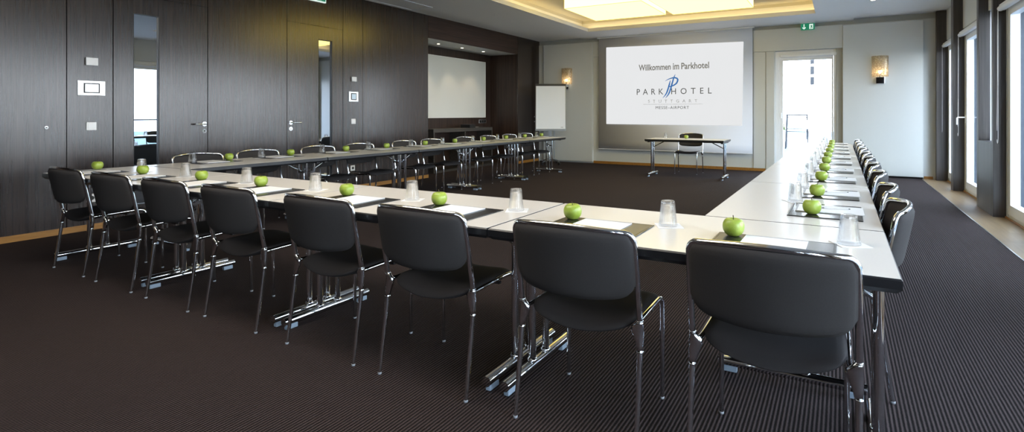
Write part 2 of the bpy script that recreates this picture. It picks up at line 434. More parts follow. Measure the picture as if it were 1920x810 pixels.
# niche shell
NX = -7.72
struct(MB().box(NX-.05, NX, 7.93, 11.26, 0, 2.75).build('wall_niche_back', M['wenge_dark']))
struct(MB().box(NX, LX-.031, 7.91, 7.961, 0, 2.70).build('wall_niche_side', M['wenge_dark']))
struct(MB().box(NX, LX-.031, 11.225, 11.27, 0, 2.70).build('wall_niche_side', M['wenge_dark']))
struct(MB().box(NX, LX-.031, 7.961, 11.225, 2.675, 2.74).build('ceiling_niche', M['panel']))
# oak skirting along the left wall
b = MB()
for y0, y1 in ((FY, 2.866), (3.864, 4.96), (5.945, 7.955), (11.235, 12.25)):
    b.box(LX, LX+.014, y0, y1, 0, .062)
struct(b.build('baseboard_left', M['oak']))
struct(MB().box(NX, NX+.014, 8.0, 11.2, 0, .062).build('baseboard_niche', M['oak']))

def door_left(name, y0, y1, gy0, gy1, hy, hdir):
    d = MB()
    g = .005
    # leaf around the glass slot
    d.box(LX-.033, LX, y0+g, gy0, .008, 2.543); d.box(LX-.033, LX, gy1, y1-g, .008, 2.543)
    d.box(LX-.033, LX, gy0, gy1, 2.346, 2.543); d.box(LX-.033, LX, gy0, gy1, .008, .20)
    o = struct(d.build(name, M['wenge']))
    MB().box(LX-.030, LX-.024, gy0, gy1, .20, 2.346).build('glass_pane', M['door_glass'], o)
    f = MB()
    for q in ((gy0, gy0+.008, .2, 2.346), (gy1-.008, gy1, .2, 2.346), (gy0, gy1, 2.338, 2.346), (gy0, gy1, .2, .208)):
        f.box(LX-.024, LX-.001, q[0], q[1], q[2], q[3])
    f.build('glazing_bead', M['black_metal'], o)
    h = MB()
    h.disc((LX, hy, 1.094), (1,0,0), .026, .008, 24)
    h.tube([(LX+.006, hy, 1.094), (LX+.045, hy, 1.094), (LX+.055, hy+hdir*.012, 1.094), (LX+.055, hy+hdir*.13, 1.094)], .0095, 10)
    h.build('door_handle', M['chrome'], o)
    k = MB().disc((LX, hy, 1.005), (1,0,0), .026, .007, 24)
    ko = k.build('keyhole_plate', M['chrome'], o)
    MB().disc((LX+.0065, hy, 1.011), (1,0,0), .007, .002, 14).box(LX+.0065, LX+.0085, hy-.004, hy+.004, .990, 1.009).build('keyhole', M['dark_hole'], ko)
    return o
door_left('door_1', 2.866, 3.864, 3.057, 3.32, 3.822, -1)
door_left('door_2', 4.96, 5.945, 5.487, 5.741, 5.019, 1)

# wall plates
def plate(name, y, z, w, h, t, mat, label, cat, group=None, bevel=.004):
    o = empty(name, (LX, y, z), 0, label, cat, group)
    MB().box(.0005, t, -w/2, w/2, -h/2, h/2).build('cover', mat, o, bevel=bevel)
    return o
def thermostat(y, z, s, label):
    o = plate('wall_mounted_sensor', y, z, s, s*.78, .026, M['white_plastic'], label, 'sensor')
    MB().box(.0005, .006, -s*.42, s*.42, -s*.33, s*.33).build('back_box', M['black_metal'], o)
thermostat(2.672, 1.769, .105, 'white square room sensor above the wide wall display, beside the single-glass door')
thermostat(6.155, 1.780, .095, 'small white room sensor above the square wall display by the second door')
o = plate('wall_display', 2.674, 1.49, .24, .158, .009, M['steel'], 'wide steel wall display with bright white screen between the wall joints', 'control panel')
MB().box(.009, .012, -.07, .07, -.052, .052).build('bezel', M['dark_hole'], o)
MB().box(.012, .0135, -.058, .058, -.041, .041).build('display', M['lcd'], o)
o = plate('wall_display', 6.155, 1.498, .19, .165, .009, M['steel'], 'square steel wall display with bluish screen beside the second door', 'control panel')
MB().box(.009, .012, -.055, .055, -.055, .055).build('bezel', M['dark_hole'], o)
MB().box(.012, .0135, -.042, .042, -.042, .042).build('display', M['lcd2'], o)
for y, z, lb in ((2.672, 1.09, 'white light switch below the wide wall display'), (6.153, 1.098, 'white light switch below the square wall display')):
    o = plate('light_switch', y, z, .088, .084, .009, M['white_plastic'], lb, 'switch')
    MB().box(.009, .0125, -.03, .03, -.028, .028).build('rocker', M['white_plastic'], o, bevel=.001)
for y, z, lb in ((2.674, .335, 'white wall socket low on the dark wall behind the first chairs'), (6.137, .345, 'white wall socket low on the dark wall past the second door')):
    o = plate('wall_socket', y, z, .088, .088, .009, M['white_plastic'], lb, 'socket')
    s_ = MB().disc((.009, 0, 0), (1,0,0), .022, .0015, 24).build('socket_well', M['dark_hole'], o)
o = empty('wall_stud', (LX, 2.306, 1.084), 0, 'tiny chrome stud fixed on the plain dark wall panel', 'wall stud')
MB().disc((.0005,0,0), (1,0,0), .014, .006, 18).build('rosette', M['steel'], o); MB().ball((.014,0,0), .009, 8).build('knob', M['chrome'], o)
for z, lb in ((1.143, 'upper small metal stud on the wood pier by the flip chart'), (1.02, 'lower small metal stud on the wood pier by the flip chart')):
    o = empty('wall_stud', (LX, 12.036, z), 0, lb, 'wall stud')
    MB().disc((.0005,0,0), (1,0,0), .018, .006, 18).build('rosette', M['steel'], o); MB().ball((.012,0,0), .009, 8).build('knob', M['chrome'], o)

# exit sign over the second door
o = empty('exit_sign', (LX, 5.35, 2.99), 0, 'green escape route sign on the dark wood wall above the second door', 'exit sign')
MB().box(.001, .035, -.25, .25, -.085, .085).build('housing', M['sign_white'], o, bevel=.004)
MB().box(.035, .037, -.235, .235, -.068, .082).build('green_face', M['green'], o)
a = MB(); a.poly([(.037,.05,.05),(.037,.16,.05),(.037,.16,-.055),(.037,.05,-.055)], (.001,0,0))
a.build('doorway_symbol', M['sign_white'], o)
MB().poly([(.037,-.2,-.01),(.037,-.12,.05),(.037,-.12,.015),(.037,-.02,.015),(.037,-.02,-.03),(.037,-.12,-.03),(.037,-.12,-.065)], (.001,0,0)).build('arrow_symbol', M['sign_white'], o)

# niche contents: white board, console, outlet strip, box
o = empty('whiteboard', (NX, 9.55, 1.13), 0, 'large blank white board hung in the dark wood niche', 'whiteboard')
MB().box(.002, .022, -1.36, 1.42, .012, 1.352).build('board', M['board'], o)
f = MB()
for q in ((-1.375,1.435,0,.012),(-1.375,1.435,1.352,1.364),(-1.375,-1.36,0,1.364),(1.42,1.435,0,1.364)): f.box(.001,.026,q[0],q[1],q[2],q[3])
f.build('frame', M['board_edge'], o)
o = empty('console_cabinet', (-7.49, 9.6, 0), 0, 'low open-front grey wood console standing in the niche under the white board', 'cabinet')
x0, x1 = -.225, .22
MB().box(x0, x1, -1.06, 1.06, .83, .905).build('top', M['cab'], o, bevel=.002)
for y in (-1.06, -.02, 1.02): MB().box(x0, x1, y, y+.04, .05, .83).build('side_panel', M['cab'], o)
MB().box(x0, x1, -1.06, 1.06, 0, .05).build('base', M['cab'], o)
MB().box(x0, x0+.015, -1.06, 1.06, .05, .83).build('rear_panel', M['wenge_dark'], o)
o = empty('outlet_strip', (NX, 10.88, 1.035), 0, 'row of small metal outlets on the niche wall below the white board', 'socket')
MB().box(.0005, .012, -.15, .15, -.045, .045).build('cover', M['steel'], o, bevel=.002)
for k in range(3): MB().box(.012, .014, -.135+k*.095, -.06+k*.095, -.03, .03).build('outlet', M['dark_hole'], o)
o = empty('media_box', (-7.42, 9.96, .906), .12, 'dark media box lying on the console in the niche', 'media box')
MB().box(-.12, .12, -.2, .06, 0, .075).build('body', M['black_metal'], o, bevel=.004)
MB().poly([(-.12,.06,.0),(.12,.06,.0),(.12,.2,.0),(.12,.06,.07),][:3]+[(-.12,.2,0)], (0,0,.02)).build('cable_lid', M['steel'], o)
for i, (x, y) in enumerate(((-7.32, 8.75), (-7.32, 9.55), (-7.32, 10.35))):
    o = empty('niche_downlight', (x, y, 2.675), 0, ['small round niche downlight farthest from the flip chart', 'small round niche downlight, middle of the three', 'small round niche downlight closest to the flip chart'][i], 'downlight', 'niche downlights')
    MB().lathe([(.03,-.001),(.045,-.001),(.045,-.006),(.03,-.006),(.03,-.001)], 24).build('trim_ring', M['steel'], o)
    MB().lathe([(.001,-.003),(.029,-.003),(.029,-.0045),(.001,-.0045)], 20).build('lamp_lens', M['spot'], o)

# --- wall_back
PY = 12.20           # faces of the proud panels
b = MB()
b.box(LX-.1, -1.215, 12.28, 12.5, 0, 3.0); b.box(-1.215, .035, 12.28, 12.5, 2.535, 3.0)
b.box(.035, 2.0, 12.28, 12.5, 0, 3.0)
struct(b.build('wall_back', M['white_wall']))
struct(MB().box(LX-.1, 2.0, 12.30, 12.5, 3.0, 3.12).build('wall_back_cornice', M['band']))
struct(MB().box(LX+.18, -5.36, PY, 12.279, .04, 2.985).build('wall_back_panel', M['panel'], bevel=.003))
struct(MB().box(-5.36, -1.64, 12.25, 12.279, 2.63, 2.99).build('wall_back_panel', M['panel'], bevel=.002))
struct(MB().box(-1.637, .030, 12.235, 12.279, 2.535, 2.995).build('wall_back_header', M['panel'], bevel=.003))
struct(MB().box(-1.637, -1.40, 12.262, 12.279, .062, 2.53).build('wall_back_panel', M['panel'], bevel=.002))
struct(MB().box(-1.385, -1.225, 12.255, 12.279, 0, 2.53).build('wall_back_pilaster', M['panel'], bevel=.002))
struct(MB().box(.034, 1.343, PY, 12.25, .035, 2.975).build('wall_back_sliding_panel', M['panel'], bevel=.003))
struct(MB().box(.034, 1.343, 12.25, 12.279, 0, 2.95).build('wall_back_panel_track', M['black_metal']))
struct(MB().box(-5.355, -1.40, 12.265, 12.28, 0, .062).build('baseboard_back', M['oak']))
struct(MB().box(1.36, 1.5, 12.265, 12.28, 0, .05).build('baseboard_back', M['oak']))
# niche around the terrace door
struct(MB().box(-.085, .035, 12.30, 12.5, 0, 2.535).build('wall_door_reveal', M['band']))
# terrace door (door_3): frame, leaf, glass, handle, roller blind cassette
d = MB()
d.box(-1.215, -1.14, 12.33, 12.42, 0, 2.53); d.box(-.13, -.085, 12.33, 12.42, 0, 2.53); d.box(-1.14, -.13, 12.33, 12.42, 2.42, 2.53)
d.box(-1.14, -.13, 12.33, 12.42, 0, .04)
do = struct(d.build('door_3', M['white_frame'], bevel=.003))
f = MB(); f.box(-1.138, -1.065, 12.345, 12.405, .045, 2.415); f.box(-.165, -.132, 12.345, 12.405, .045, 2.415)
f.box(-1.065, -.165, 12.345, 12.405, 2.33, 2.415); f.box(-1.065, -.165, 12.345, 12.405, .045, .15)
fo = f.build('door_sash', M['white_frame'], do, bevel=.002)
MB().box(-1.065, -.165, 12.372, 12.380, .15, 2.33).build('glass_pane', M['glass'], do)
MB().box(-1.112, -1.088, 12.335, 12.345, 1.13, 1.26).tube([(-1.10,12.335,1.23),(-1.10,12.295,1.23),(-1.10,12.285,1.22),(-1.10,12.285,1.12)], .009, 8).build('door_handle', M['white_plastic'], do)
MB().box(-1.11, -.08, 12.28, 12.328, 2.40, 2.455).build('blind_cassette', M['white_frame'], do, bevel=.006)

# --- right window wall
WIN = [(10.82, 12.12), (9.06, 10.58), (6.55, 8.14), (4.80, 6.33), (2.2, 3.75), (.45, 1.98), (-2.0, -.4), (-3.8, -2.25)]
b = MB()
b.box(RX-.02, 2.0, FY, 12.3, 2.56, 3.12)                # wall over the windows
for y0, y1 in ((12.12, 12.3), (10.58, 10.82), (8.14, 8.2), (6.33, 6.55), (4.74, 4.8), (3.75, 3.95), (1.98, 2.2), (-.4, .45), (-2.25, -2.0), (FY, -3.8)):
    b.box(RX, 2.0, y0, y1, 0, 2.56)
b.box(RX, 2.0, 8.2, 9.06, 0, .86); b.box(RX, 2.0, 3.95, 4.74, 0, .86)
struct(b.build('wall_right', M['white_wall']))
def window(i, y0, y1):
    x0, x1 = RX+.02, RX+.10
    f = MB()
    f.box(x0, x1, y0, y0+.07, .0, 2.56); f.box(x0, x1, y1-.07, y1, .0, 2.56)
    f.box(x0, x1, y0+.07, y1-.07, 2.47, 2.56); f.box(x0, x1, y0+.07, y1-.07, 0, .05)
    o = struct(f.build('window_%d' % i, M['white_frame'], bevel=.003))
    s = MB()
    s.box(x0-.02, x1-.01, y0+.06, y0+.15, .055, 2.465); s.box(x0-.02, x1-.01, y1-.15, y1-.06, .055, 2.465)
    s.box(x0-.02, x1-.01, y0+.15, y1-.15, 2.36, 2.465); s.box(x0-.02, x1-.01, y0+.15, y1-.15, .055, .17)
    s.build('window_sash', M['white_frame'], o, bevel=.003)
    MB().box(x0+.02, x0+.026, y0+.15, y1-.15, .17, 2.36).build('glass_pane', M['glass'], o)
    v = MB(); v.box(x1+.001, x1+.26, y1-.045, y1+.005, 0, 2.56).box(x1+.001, x1+.26, y0-.005, y0+.045, 0, 2.56).box(x1+.001, x1+.26, y0+.045, y1-.045, 2.50, 2.56)
    v.build('shutter_rail', M['reveal'], o)
    c = MB(); c.box(RX-.075, RX-.021, y0+.02, y1-.02, 2.43, 2.50)
    c.tube([(RX-.06, y0+.01, 2.455), (RX-.06, y1-.01, 2.455)], .032, 14)
    c.build('blind_cassette', M['white_frame'], o, bevel=.004)
    if i != 2: return chain_(o, y1)
    h = MB(); yh = y1-.10
    h.box(x0-.032, x0-.02, yh-.015, yh+.015, 1.08, 1.20)
    h.tube([(x0-.03, yh, 1.165), (x0-.125, yh, 1.165), (x0-.135, yh, 1.155), (x0-.135, yh, 1.05)], .010, 8)
    h.build('window_handle', M['white_plastic'], o)
    return chain_(o, y1)
def chain_(o, y1):
    # bead chain loop of the roller blind at the far jamb
    yc = y1 - .03; xc = RX-.085
    MB().tube([(xc, yc, 2.44), (xc, yc, .93), (xc, yc+.012, .885), (xc, yc+.03, .87), (xc, yc+.045, .885), (xc, yc+.055, .93), (xc, yc+.012, 2.44)], .0028, 6).build('blind_chain', M['white_plastic'], o)
    return o
for i, (y0, y1) in enumerate(WIN): window(i+1, y0, y1)
# grey wood posts and the two glazed piers
def post(y0, y1, x0=1.555):
    o = MB().box(x0, RX-.001, y0, y1, 0, 3.10).build('window_post', M['grey_wood'], bevel=.003)
    return struct(o)
for y0, y1 in ((12.10, 12.21), (10.60, 10.80), (6.35, 6.53), (2.0, 2.18), (-.1, .1), (-2.22, -2.03)): post(y0, y1, 1.53 if y0 > 12 else 1.557)
def pier(y0, y1, n):
    b = MB(); x0, x1 = 1.578, RX-.001
    b.box(x0, x1, y0, y0+.075, 0, 3.10); b.box(x0, x1, y1-.11, y1, 0, 3.10)
    b.box(x0, x1, y0+.075, y1-.11, 0, .875)
    o = struct(b.build('window_pier', M['grey_wood'], bevel=.003))
    w = MB(); xx = RX+.04
    w.box(xx, xx+.06, y0+.03, y0+.09, .86, 2.56); w.box(xx, xx+.06, y1-.09, y1-.03, .86, 2.56); w.box(xx, xx+.06, y0+.09, y1-.09, 2.5, 2.56); w.box(xx, xx+.06, y0+.09, y1-.09, .86, .92)
    wo = struct(w.build('window_%d' % n, M['white_frame'], bevel=.002))
    MB().box(xx+.02, xx+.026, y0+.09, y1-.09, .92, 2.5).build('glass_pane', M['glass'], wo)
pier(8.16, 9.04, 9); pier(3.93, 4.78, 10)
struct(MB().box(RX-.012, RX+.0, FY, 12.2, 0, .02).build('baseboard_right', M['oak']))
# wall behind the camera
struct(MB().box(LX-.1, 2.0, FY-.15, FY, 0, 3.2).build('wall_front', M['wenge']))

# ceiling details
o = empty('ceiling_hatch', (-6.55, 6.88, 3.105), 0, 'white framed access hatch in the ceiling beside the dark wood wall', 'ceiling hatch')
MB().box(-.24, .21, -.50, .50, -.004, -.0005).build('panel', M['ceil'], o)
f = MB()
for q in ((-.26,-.24,-.52,.52),(.21,.23,-.52,.52),(-.24,.21,-.52,-.50),(-.24,.21,.50,.52)): f.box(q[0],q[1],q[2],q[3],-.010,-.0005)
f.build('frame', M['white_frame'], o)
o = empty('ceiling_downlight', (.466, 10.42, 3.105), 0, 'small round ceiling downlight above the window-side tables', 'downlight')
MB().lathe([(.035,-.001),(.06,-.001),(.06,-.008),(.035,-.008),(.035,-.001)], 24).build('trim_ring', M['steel'], o)
MB().lathe([(.001,-.003),(.034,-.003),(.034,-.005),(.001,-.005)], 20).build('lamp_lens', M['spot'], o)
o = empty('ceiling_sprinkler', (-5.60, 8.3, RZ), 0, 'tiny white sprinkler head on the ceiling near the wood wall', 'sprinkler')
MB().lathe([(.001,0),(.018,-.0005),(.018,-.006),(.006,-.012),(.006,-.03),(.014,-.032),(.014,-.035),(.001,-.036)], 16).build('sprinkler_head', M['white_plastic'], o)

# box lamps; the cross-row pair is out of view, added as fill light
LAMPS = ['large glowing square fabric ceiling lamp, the one closer to the dark wood wall', 'large glowing square fabric ceiling lamp, the one closer to the windows',
         'added unseen square fill lamp over the cross row, wood-wall side', 'added unseen square fill lamp over the cross row, window side']
for i, (x0, y0) in enumerate(((-3.955, 7.872), (-2.538, 7.872), (-3.955, .85), (-2.538, .85))):
    s = 1.303; y1 = y0 + s + (.06 if i == 1 else 0)
    o = empty('box_lamp', (x0+s/2, (y0+y1)/2, 2.935), 0,
              LAMPS[i], 'lamp')
    hx, hy = s/2, (y1-y0)/2
    sd = MB()
    for q in ((-hx,-hx+.006,-hy,hy),(hx-.006,hx,-hy,hy),(-hx+.006,hx-.006,-hy,-hy+.006),(-hx+.006,hx-.006,hy-.006,hy)): sd.box(q[0],q[1],q[2],q[3],.0,.26)
    sd.build('lamp_shade', M['lamp_side' if i < 2 else 'lamp_fill'], o)
    MB().box(-hx+.006, hx-.006, -hy+.006, hy-.006, .006, .012).build('diffuser', M['lamp_bottom' if i < 2 else 'lamp_fill'], o)
    t = MB()
    w = .006
    for q in ((-hx-w/3,-hx+w,-hy,hy),(hx-w,hx+w/3,-hy,hy),(-hx,hx,-hy-w/3,-hy+w),(-hx,hx,hy-w,hy+w/3)): t.box(q[0],q[1],q[2],q[3],-.002,.004)
    t.build('seam', M['lamp_trim'], o)
    MB().box(-hx+.006, hx-.006, -hy+.006, hy-.006, .25, .256).build('top_cover', M['white_frame'], o)
    r = MB()
    for sx in (-1, 1):
        for sy in (-1, 1): r.tube([(sx*hx*.8, sy*hy*.8, .256), (sx*hx*.8, sy*hy*.8, .424)], .004, 6)
    r.build('suspension', M['steel'], o)

# wall lamps
def sconce(x, z0, label):
    o = empty('wall_lamp', (x, PY, z0), 0, label, 'wall lamp', 'crackled glass wall lamps')
    w, h, dep = .135, .40, .11
    pts = []
    n = 14
    for k in range(n+1):
        a = PI*k/n
        pts.append((-w*math.cos(a), -.004-dep*math.sin(a)**.8))
    s = MB(); V = []; F = []
    m_ = 10
    for j in range(m_+1):
        for px, py in pts: V.append((px*(1+.04*j/m_), py, .13+h*j/m_))
    for j in range(m_):
        for k in range(n): F.append((j*(n+1)+k, j*(n+1)+k+1, (j+1)*(n+1)+k+1, (j+1)*(n+1)+k))
    s.add(V, F, 0, True)
    so = s.build('lamp_shade', M['crackle'], o, fix=False)
    sm = so.modifiers.new('thick', 'SOLIDIFY'); sm.thickness = .006
    MB().box(-.07, .07, -.075, -.001, 0, .125).build('wall_bracket', M['chrome'], o, bevel=.004)
    MB().tube([(0,-.05,.125),(0,-.05,.19)], .016, 12).build('lamp_holder', M['chrome'], o)
    MB().ball((0,-.05,.222), .032, 8).build('bulb', M['bulb'], o)
sconce(-6.05, 1.835, 'crackled glass wall lamp glowing warmly beside the flip chart')
sconce(.66, 1.80, 'crackled glass wall lamp on the tall panel beside the terrace door')

# exit sign over the terrace door
o = empty('exit_sign', (-.59, 12.16, 2.92), 0, 'green escape sign with down arrow above the terrace door', 'exit sign')
MB().box(-.135, .135, -.06, .04, .135, .185).build('housing', M['white_plastic'], o, bevel=.004)
MB().box(-.005, .005, -.012, .0, .12, .14).box(-.125, .125, -.02, .0, 0, .128).build('green_face', M['green'], o)
MB().poly([(-.075,-.021,.118),(-.058,-.021,.118),(-.058,-.021,.045),(-.035,-.021,.06),(-.035,-.021,.04),(-.0665,-.021,.012),(-.098,-.021,.04),(-.098,-.021,.06),(-.075,-.021,.045)], (0,-.001,0)).build('arrow_symbol', M['sign_white'], o)
r_ = MB().poly([(.03,-.021,.015),(.10,-.021,.015),(.10,-.021,.115),(.03,-.021,.115)], (0,-.0006,0))
ro = r_.build('doorway_symbol', M['sign_white'], o)
MB().poly([(.052,-.0217,.02),(.062,-.0217,.02),(.07,-.0217,.05),(.088,-.0217,.03),(.094,-.0217,.038),(.078,-.0217,.065),(.09,-.0217,.085),(.06,-.0217,.09),(.045,-.0217,.07),(.052,-.0217,.065),(.062,-.0217,.075),(.055,-.0217,.05)], (0,-.0006,0)).build('running_symbol', M['green'], ro)

# projection screen with the picture
SY = 12.17
o = empty('projection_screen', (-3.41, SY, 0), 0, 'large grey pull-down projection screen on the end wall showing a hotel welcome slide', 'screen')
V = []; F = []
nz_ = 14
for j in range(nz_+1):
    z = .37 + (3.045-.37)*j/nz_
    bow = .012*math.sin(PI*j/nz_)
    for x in (-1.765, 1.765): V.append((x, bow, z))
for j in range(nz_): F.append((2*j, 2*j+1, 2*j+3, 2*j+2))
s = MB().add(V, F, 0, True); so = s.build('screen_fabric', M['screen'], o, fix=False)
sm = so.modifiers.new('thick', 'SOLIDIFY'); sm.thickness = .003; sm.offset = 0
MB().tube([(-1.765,0,.368),(1.765,0,.368)], .009, 8).build('bottom_bar', M['screen'], o)
MB().box(-1.80, 1.80, -.03, .06, 3.045, 3.069).build('screen_housing', M['white_frame'], o)
pc = MB().poly([(-1.565,-.006,.975),(1.56,-.006,.962),(1.585,-.006,2.765),(-1.568,-.006,2.825)], (0,-.001,0)).build('projected_picture', M['proj'], o)
def text(body, x0, x1, z0, z1, mat, name, spacing=1.0, bold=0.0, tilt=0.0):
    cu = bpy.data.curves.new(name, 'FONT'); cu.body = body; cu.size = 1; cu.space_character = spacing; cu.offset = bold; cu.extrude = .002
    cu.resolution_u = 3
    tmp = bpy.data.objects.new(name, cu); COL.objects.link(tmp)
    bpy.context.view_layer.update()
    dg = bpy.context.evaluated_depsgraph_get()
    me = bpy.data.meshes.new_from_object(tmp.evaluated_get(dg))
    bpy.data.objects.remove(tmp)
    xs = [v.co.x for v in me.vertices]; ys = [v.co.y for v in me.vertices]
    ax, bx, ay, by = min(xs), max(xs), min(ys), max(ys)
    for v in me.vertices:
        x, y, z = v.co
        X = x0 + (x-ax)/(bx-ax)*(x1-x0)
        Z = z0 + (y-ay)/(by-ay)*(z1-z0) + tilt*(X-x0)
        v.co = (X, -.0075 - (z+.002)*.3, Z)
    me.materials.clear(); me.materials.append(mat)
    ob_ = bpy.data.objects.new(name, me); COL.objects.link(ob_); ob_.parent = pc
    return ob_
cx = 3.41
for wd, u0, u1 in (('Willkommen', 330, 748), ('im', 775, 853), ('Parkhotel', 880, 1218)):
    X_ = lambda u: -4.205+(1150+u/6.748-1195)*.012257+cx
    text(wd, X_(u0), X_(u1), 2.225, 2.37, M['txt_grey'], 'welcome_lettering', 1.0, .02, 0)
text('PARK', -4.205+cx, -3.57+cx, 1.665, 1.80, M['txt_dark'], 'hotel_name_lettering', 1.75)
text('HOTEL', -3.385+cx, -2.489+cx, 1.665, 1.80, M['txt_dark'], 'hotel_name_lettering', 1.9)
text('STUTTGART', -3.93+cx, -2.80+cx, 1.475, 1.545, M['txt_light'], 'city_lettering', 2.3)
text('MESSE\u2013AIRPORT', -3.75+cx, -2.985+cx, 1.33, 1.395, M['txt_dark'], 'location_lettering', 1.15)
MB().box(-4.05+cx, -2.68+cx, -.009, -.0075, 1.436, 1.442).build('rule_line', M['txt_light'], pc)
def cp(u, v):   # sheet coordinates of the logo sketch -> metres
    px, py = 1150+u/6.748, 100+v/6.748
    return (-4.205+(px-1195)*.012257+cx, 1.59+(184-py)*.0121)
def ribbon(b, pts, widths, yy):
    P = [Vector((*cp(*p), 0)) for p in pts]
    # smooth with Catmull-Rom
    Q = []; W = []
    for i in range(len(P)-1):
        p0 = P[max(i-1,0)]; p1 = P[i]; p2 = P[i+1]; p3 = P[min(i+2,len(P)-1)]
        for k in range(6):
            t = k/6
            Q.append(.5*((2*p1)+(p2-p0)*t+(2*p0-5*p1+4*p2-p3)*t*t+(3*p1-p0-3*p2+p3)*t**3)); W.append(widths[i]*(1-t)+widths[i+1]*t)
    Q.append(P[-1]); W.append(widths[-1])
    V = []; F = []
    for i in range(len(Q)):
        t = (Q[min(i+1,len(Q)-1)]-Q[max(i-1,0)]).normalized(); n = Vector((-t.y, t.x, 0))
        a = Q[i]+n*W[i]/2; c = Q[i]-n*W[i]/2
        V += [(a.x, yy, a.y), (c.x, yy, c.y), (a.x, yy-.001, a.y), (c.x, yy-.001, c.y)]
    for i in range(len(Q)-1):
        k = i*4; F += [(k,k+1,k+5,k+4),(k+2,k+6,k+7,k+3),(k,k+4,k+6,k+2),(k+1,k+3,k+7,k+5)]
    b.add(V, F)
lb = MB()
ribbon(lb, [(806,272),(785,320),(762,400),(742,470),(718,525),(680,574)], [.004,.028,.034,.034,.028,.004], -.0076)
ribbon(lb, [(742,348),(730,400),(712,462),(688,520),(645,572)], [.010,.032,.034,.028,.004], -.0078)
ribbon(lb, [(676,356),(720,332),(780,316),(820,322),(836,345),(818,388),(770,418),(722,428)], [.004,.018,.028,.032,.036,.034,.026,.016], -.0080)
lb.build('hotel_logo', M['logo_blue'], pc)

# flip chart
o = empty('flip_chart', (-6.12, 11.45, 0), .50, 'white flip chart board on a wheeled grey stand in the corner', 'flip chart')
bd = MB()
tl = .10
def fp(x, t, off=0):  # point on the board plane; t 0..1 from bottom to top, leaning back
    z = .86 + 1.03*t
    return Vector((x, -.10+tl*t+off, z))
q = MB(); q.obox(fp(-.35,0), (.70,0,0), (0,.018,0), fp(0,1)-fp(0,0)); q.build('board', M['flip_face'], o)
q = MB()
q.obox(fp(-.365,-.045,-.004), (.73,0,0), (0,.03,0), fp(0,.045)-fp(0,0)); q.obox(fp(-.365,0,-.004), (.015,0,0), (0,.026,0), fp(0,1)-fp(0,0)); q.obox(fp(.35,0,-.004), (.015,0,0), (0,.026,0), fp(0,1)-fp(0,0))
q.build('frame', M['flip_frame'], o)
q = MB(); q.obox(fp(-.365,1,-.012), (.73,0,0), (0,.04,0), (0,.003,.05)); q.build('clamp_bar', M['black_metal'], o)
q = MB(); q.obox(fp(-.365,0,-.05)-Vector((0,0,.045)), (.73,0,0), (0,.075,0), (0,0,.02)); q.build('pen_tray', M['flip_frame'], o)
q = MB(); q.obox(fp(.24,.03,-.0025), (.06,0,0), (0,.002,0), (0,.001,.012)); q.build('maker_mark', M['txt_grey'], o)
MB().box(-.06, .02, .0, .05, .10, 1.55).box(.07, .10, .01, .04, .10, .9).build('column', M['flip_frame'], o, bevel=.004)
for a in (-PI/2-.62, -PI/2+.62, PI/2-.5, PI/2+.5):
    dx, dy = math.cos(a), math.sin(a)
    L_ = .34
    lg = MB().tube([(0,.02,.14), (dx*.16, .02+dy*.16, .115), (dx*L_, .02+dy*L_, .075)], .014, 8).build('leg', M['flip_frame'], o)
    MB().tube([(dx*L_-dy*.012, .02+dy*L_+dx*.012, .038), (dx*L_+dy*.012, .02+dy*L_-dx*.012, .038)], .036, 16).build('caster', M['black_metal'], lg)

# ------------------------------------------------------------------ table (conference table with chrome T-feet)
def make_table():
    o = empty('conference_table')
    L, W = TL/2-.002, TW/2-.002
    e = MB()
    c = .014
    prof = [(0, TZ-.0012), (0, TZ-.030), (-c*1.1, TZ-.048)]
    def ring(off, z): return [(-L+off,-W+off,z),(L-off,-W+off,z),(L-off,W-off,z),(-L+off,W-off,z)]
    R = [ring(.004, TZ-.0012), ring(0, TZ-.006), ring(0, TZ-.032), ring(c, TZ-.047), ring(.05, TZ-.047)]
    V = [p for r in R for p in r]; F = []
    for i in range(len(R)-1):
        for k in range(4): F.append((i*4+k, i*4+(k+1)%4, (i+1)*4+(k+1)%4, (i+1)*4+k))
    F.append((0,1,2,3)); F.append(tuple(16+k for k in range(4)))
    e.add(V, F); e.build('edge_band', M['black_edge'], o)
    MB().box(-L+.0045, L-.0045, -W+.0045, W-.0045, TZ-.0012, TZ).build('tabletop', M['laminate'], o)
    for sx in (-1, 1):
        x = sx*(TL/2-.047)
        fb = MB().tube([(x,-.305,.046),(x,.305,.046)], .0225, 18).build('foot_bar', M['chrome'], o)
        MB().box(x-.013, x+.013, -.292, -.222, .001, .027).build('rubber_foot', M['pad'], fb, bevel=.003)
        MB().box(x-.013, x+.013, .222, .292, .001, .027).build('rubber_foot', M['pad'], fb, bevel=.003)
        for y in (-.065, .065):
            MB().tube([(x,y,.062),(x,y,TZ-.05)], .0175, 16).lathe([(.024,.066),(.024,.072),(.018,.082)], 16, (x,y,0)).build('leg', M['chrome'], o)
        MB().box(x-.02, x+.02, -.27, .27, TZ-.066, TZ-.0475).build('cross_rail', M['black_metal'], o)
        br = MB().tube([(x-sx*.012,0,TZ-.17),(x-sx*.24,0,TZ-.055)], .009, 10)
        br.box(x-.017, x+.017, -.05, .05, TZ-.19, TZ-.165)
        br.box(x-sx*.22, x-sx*.27, -.03, .03, TZ-.058, TZ-.0475)
        br.build('brace', M['chrome'], o)
    return o

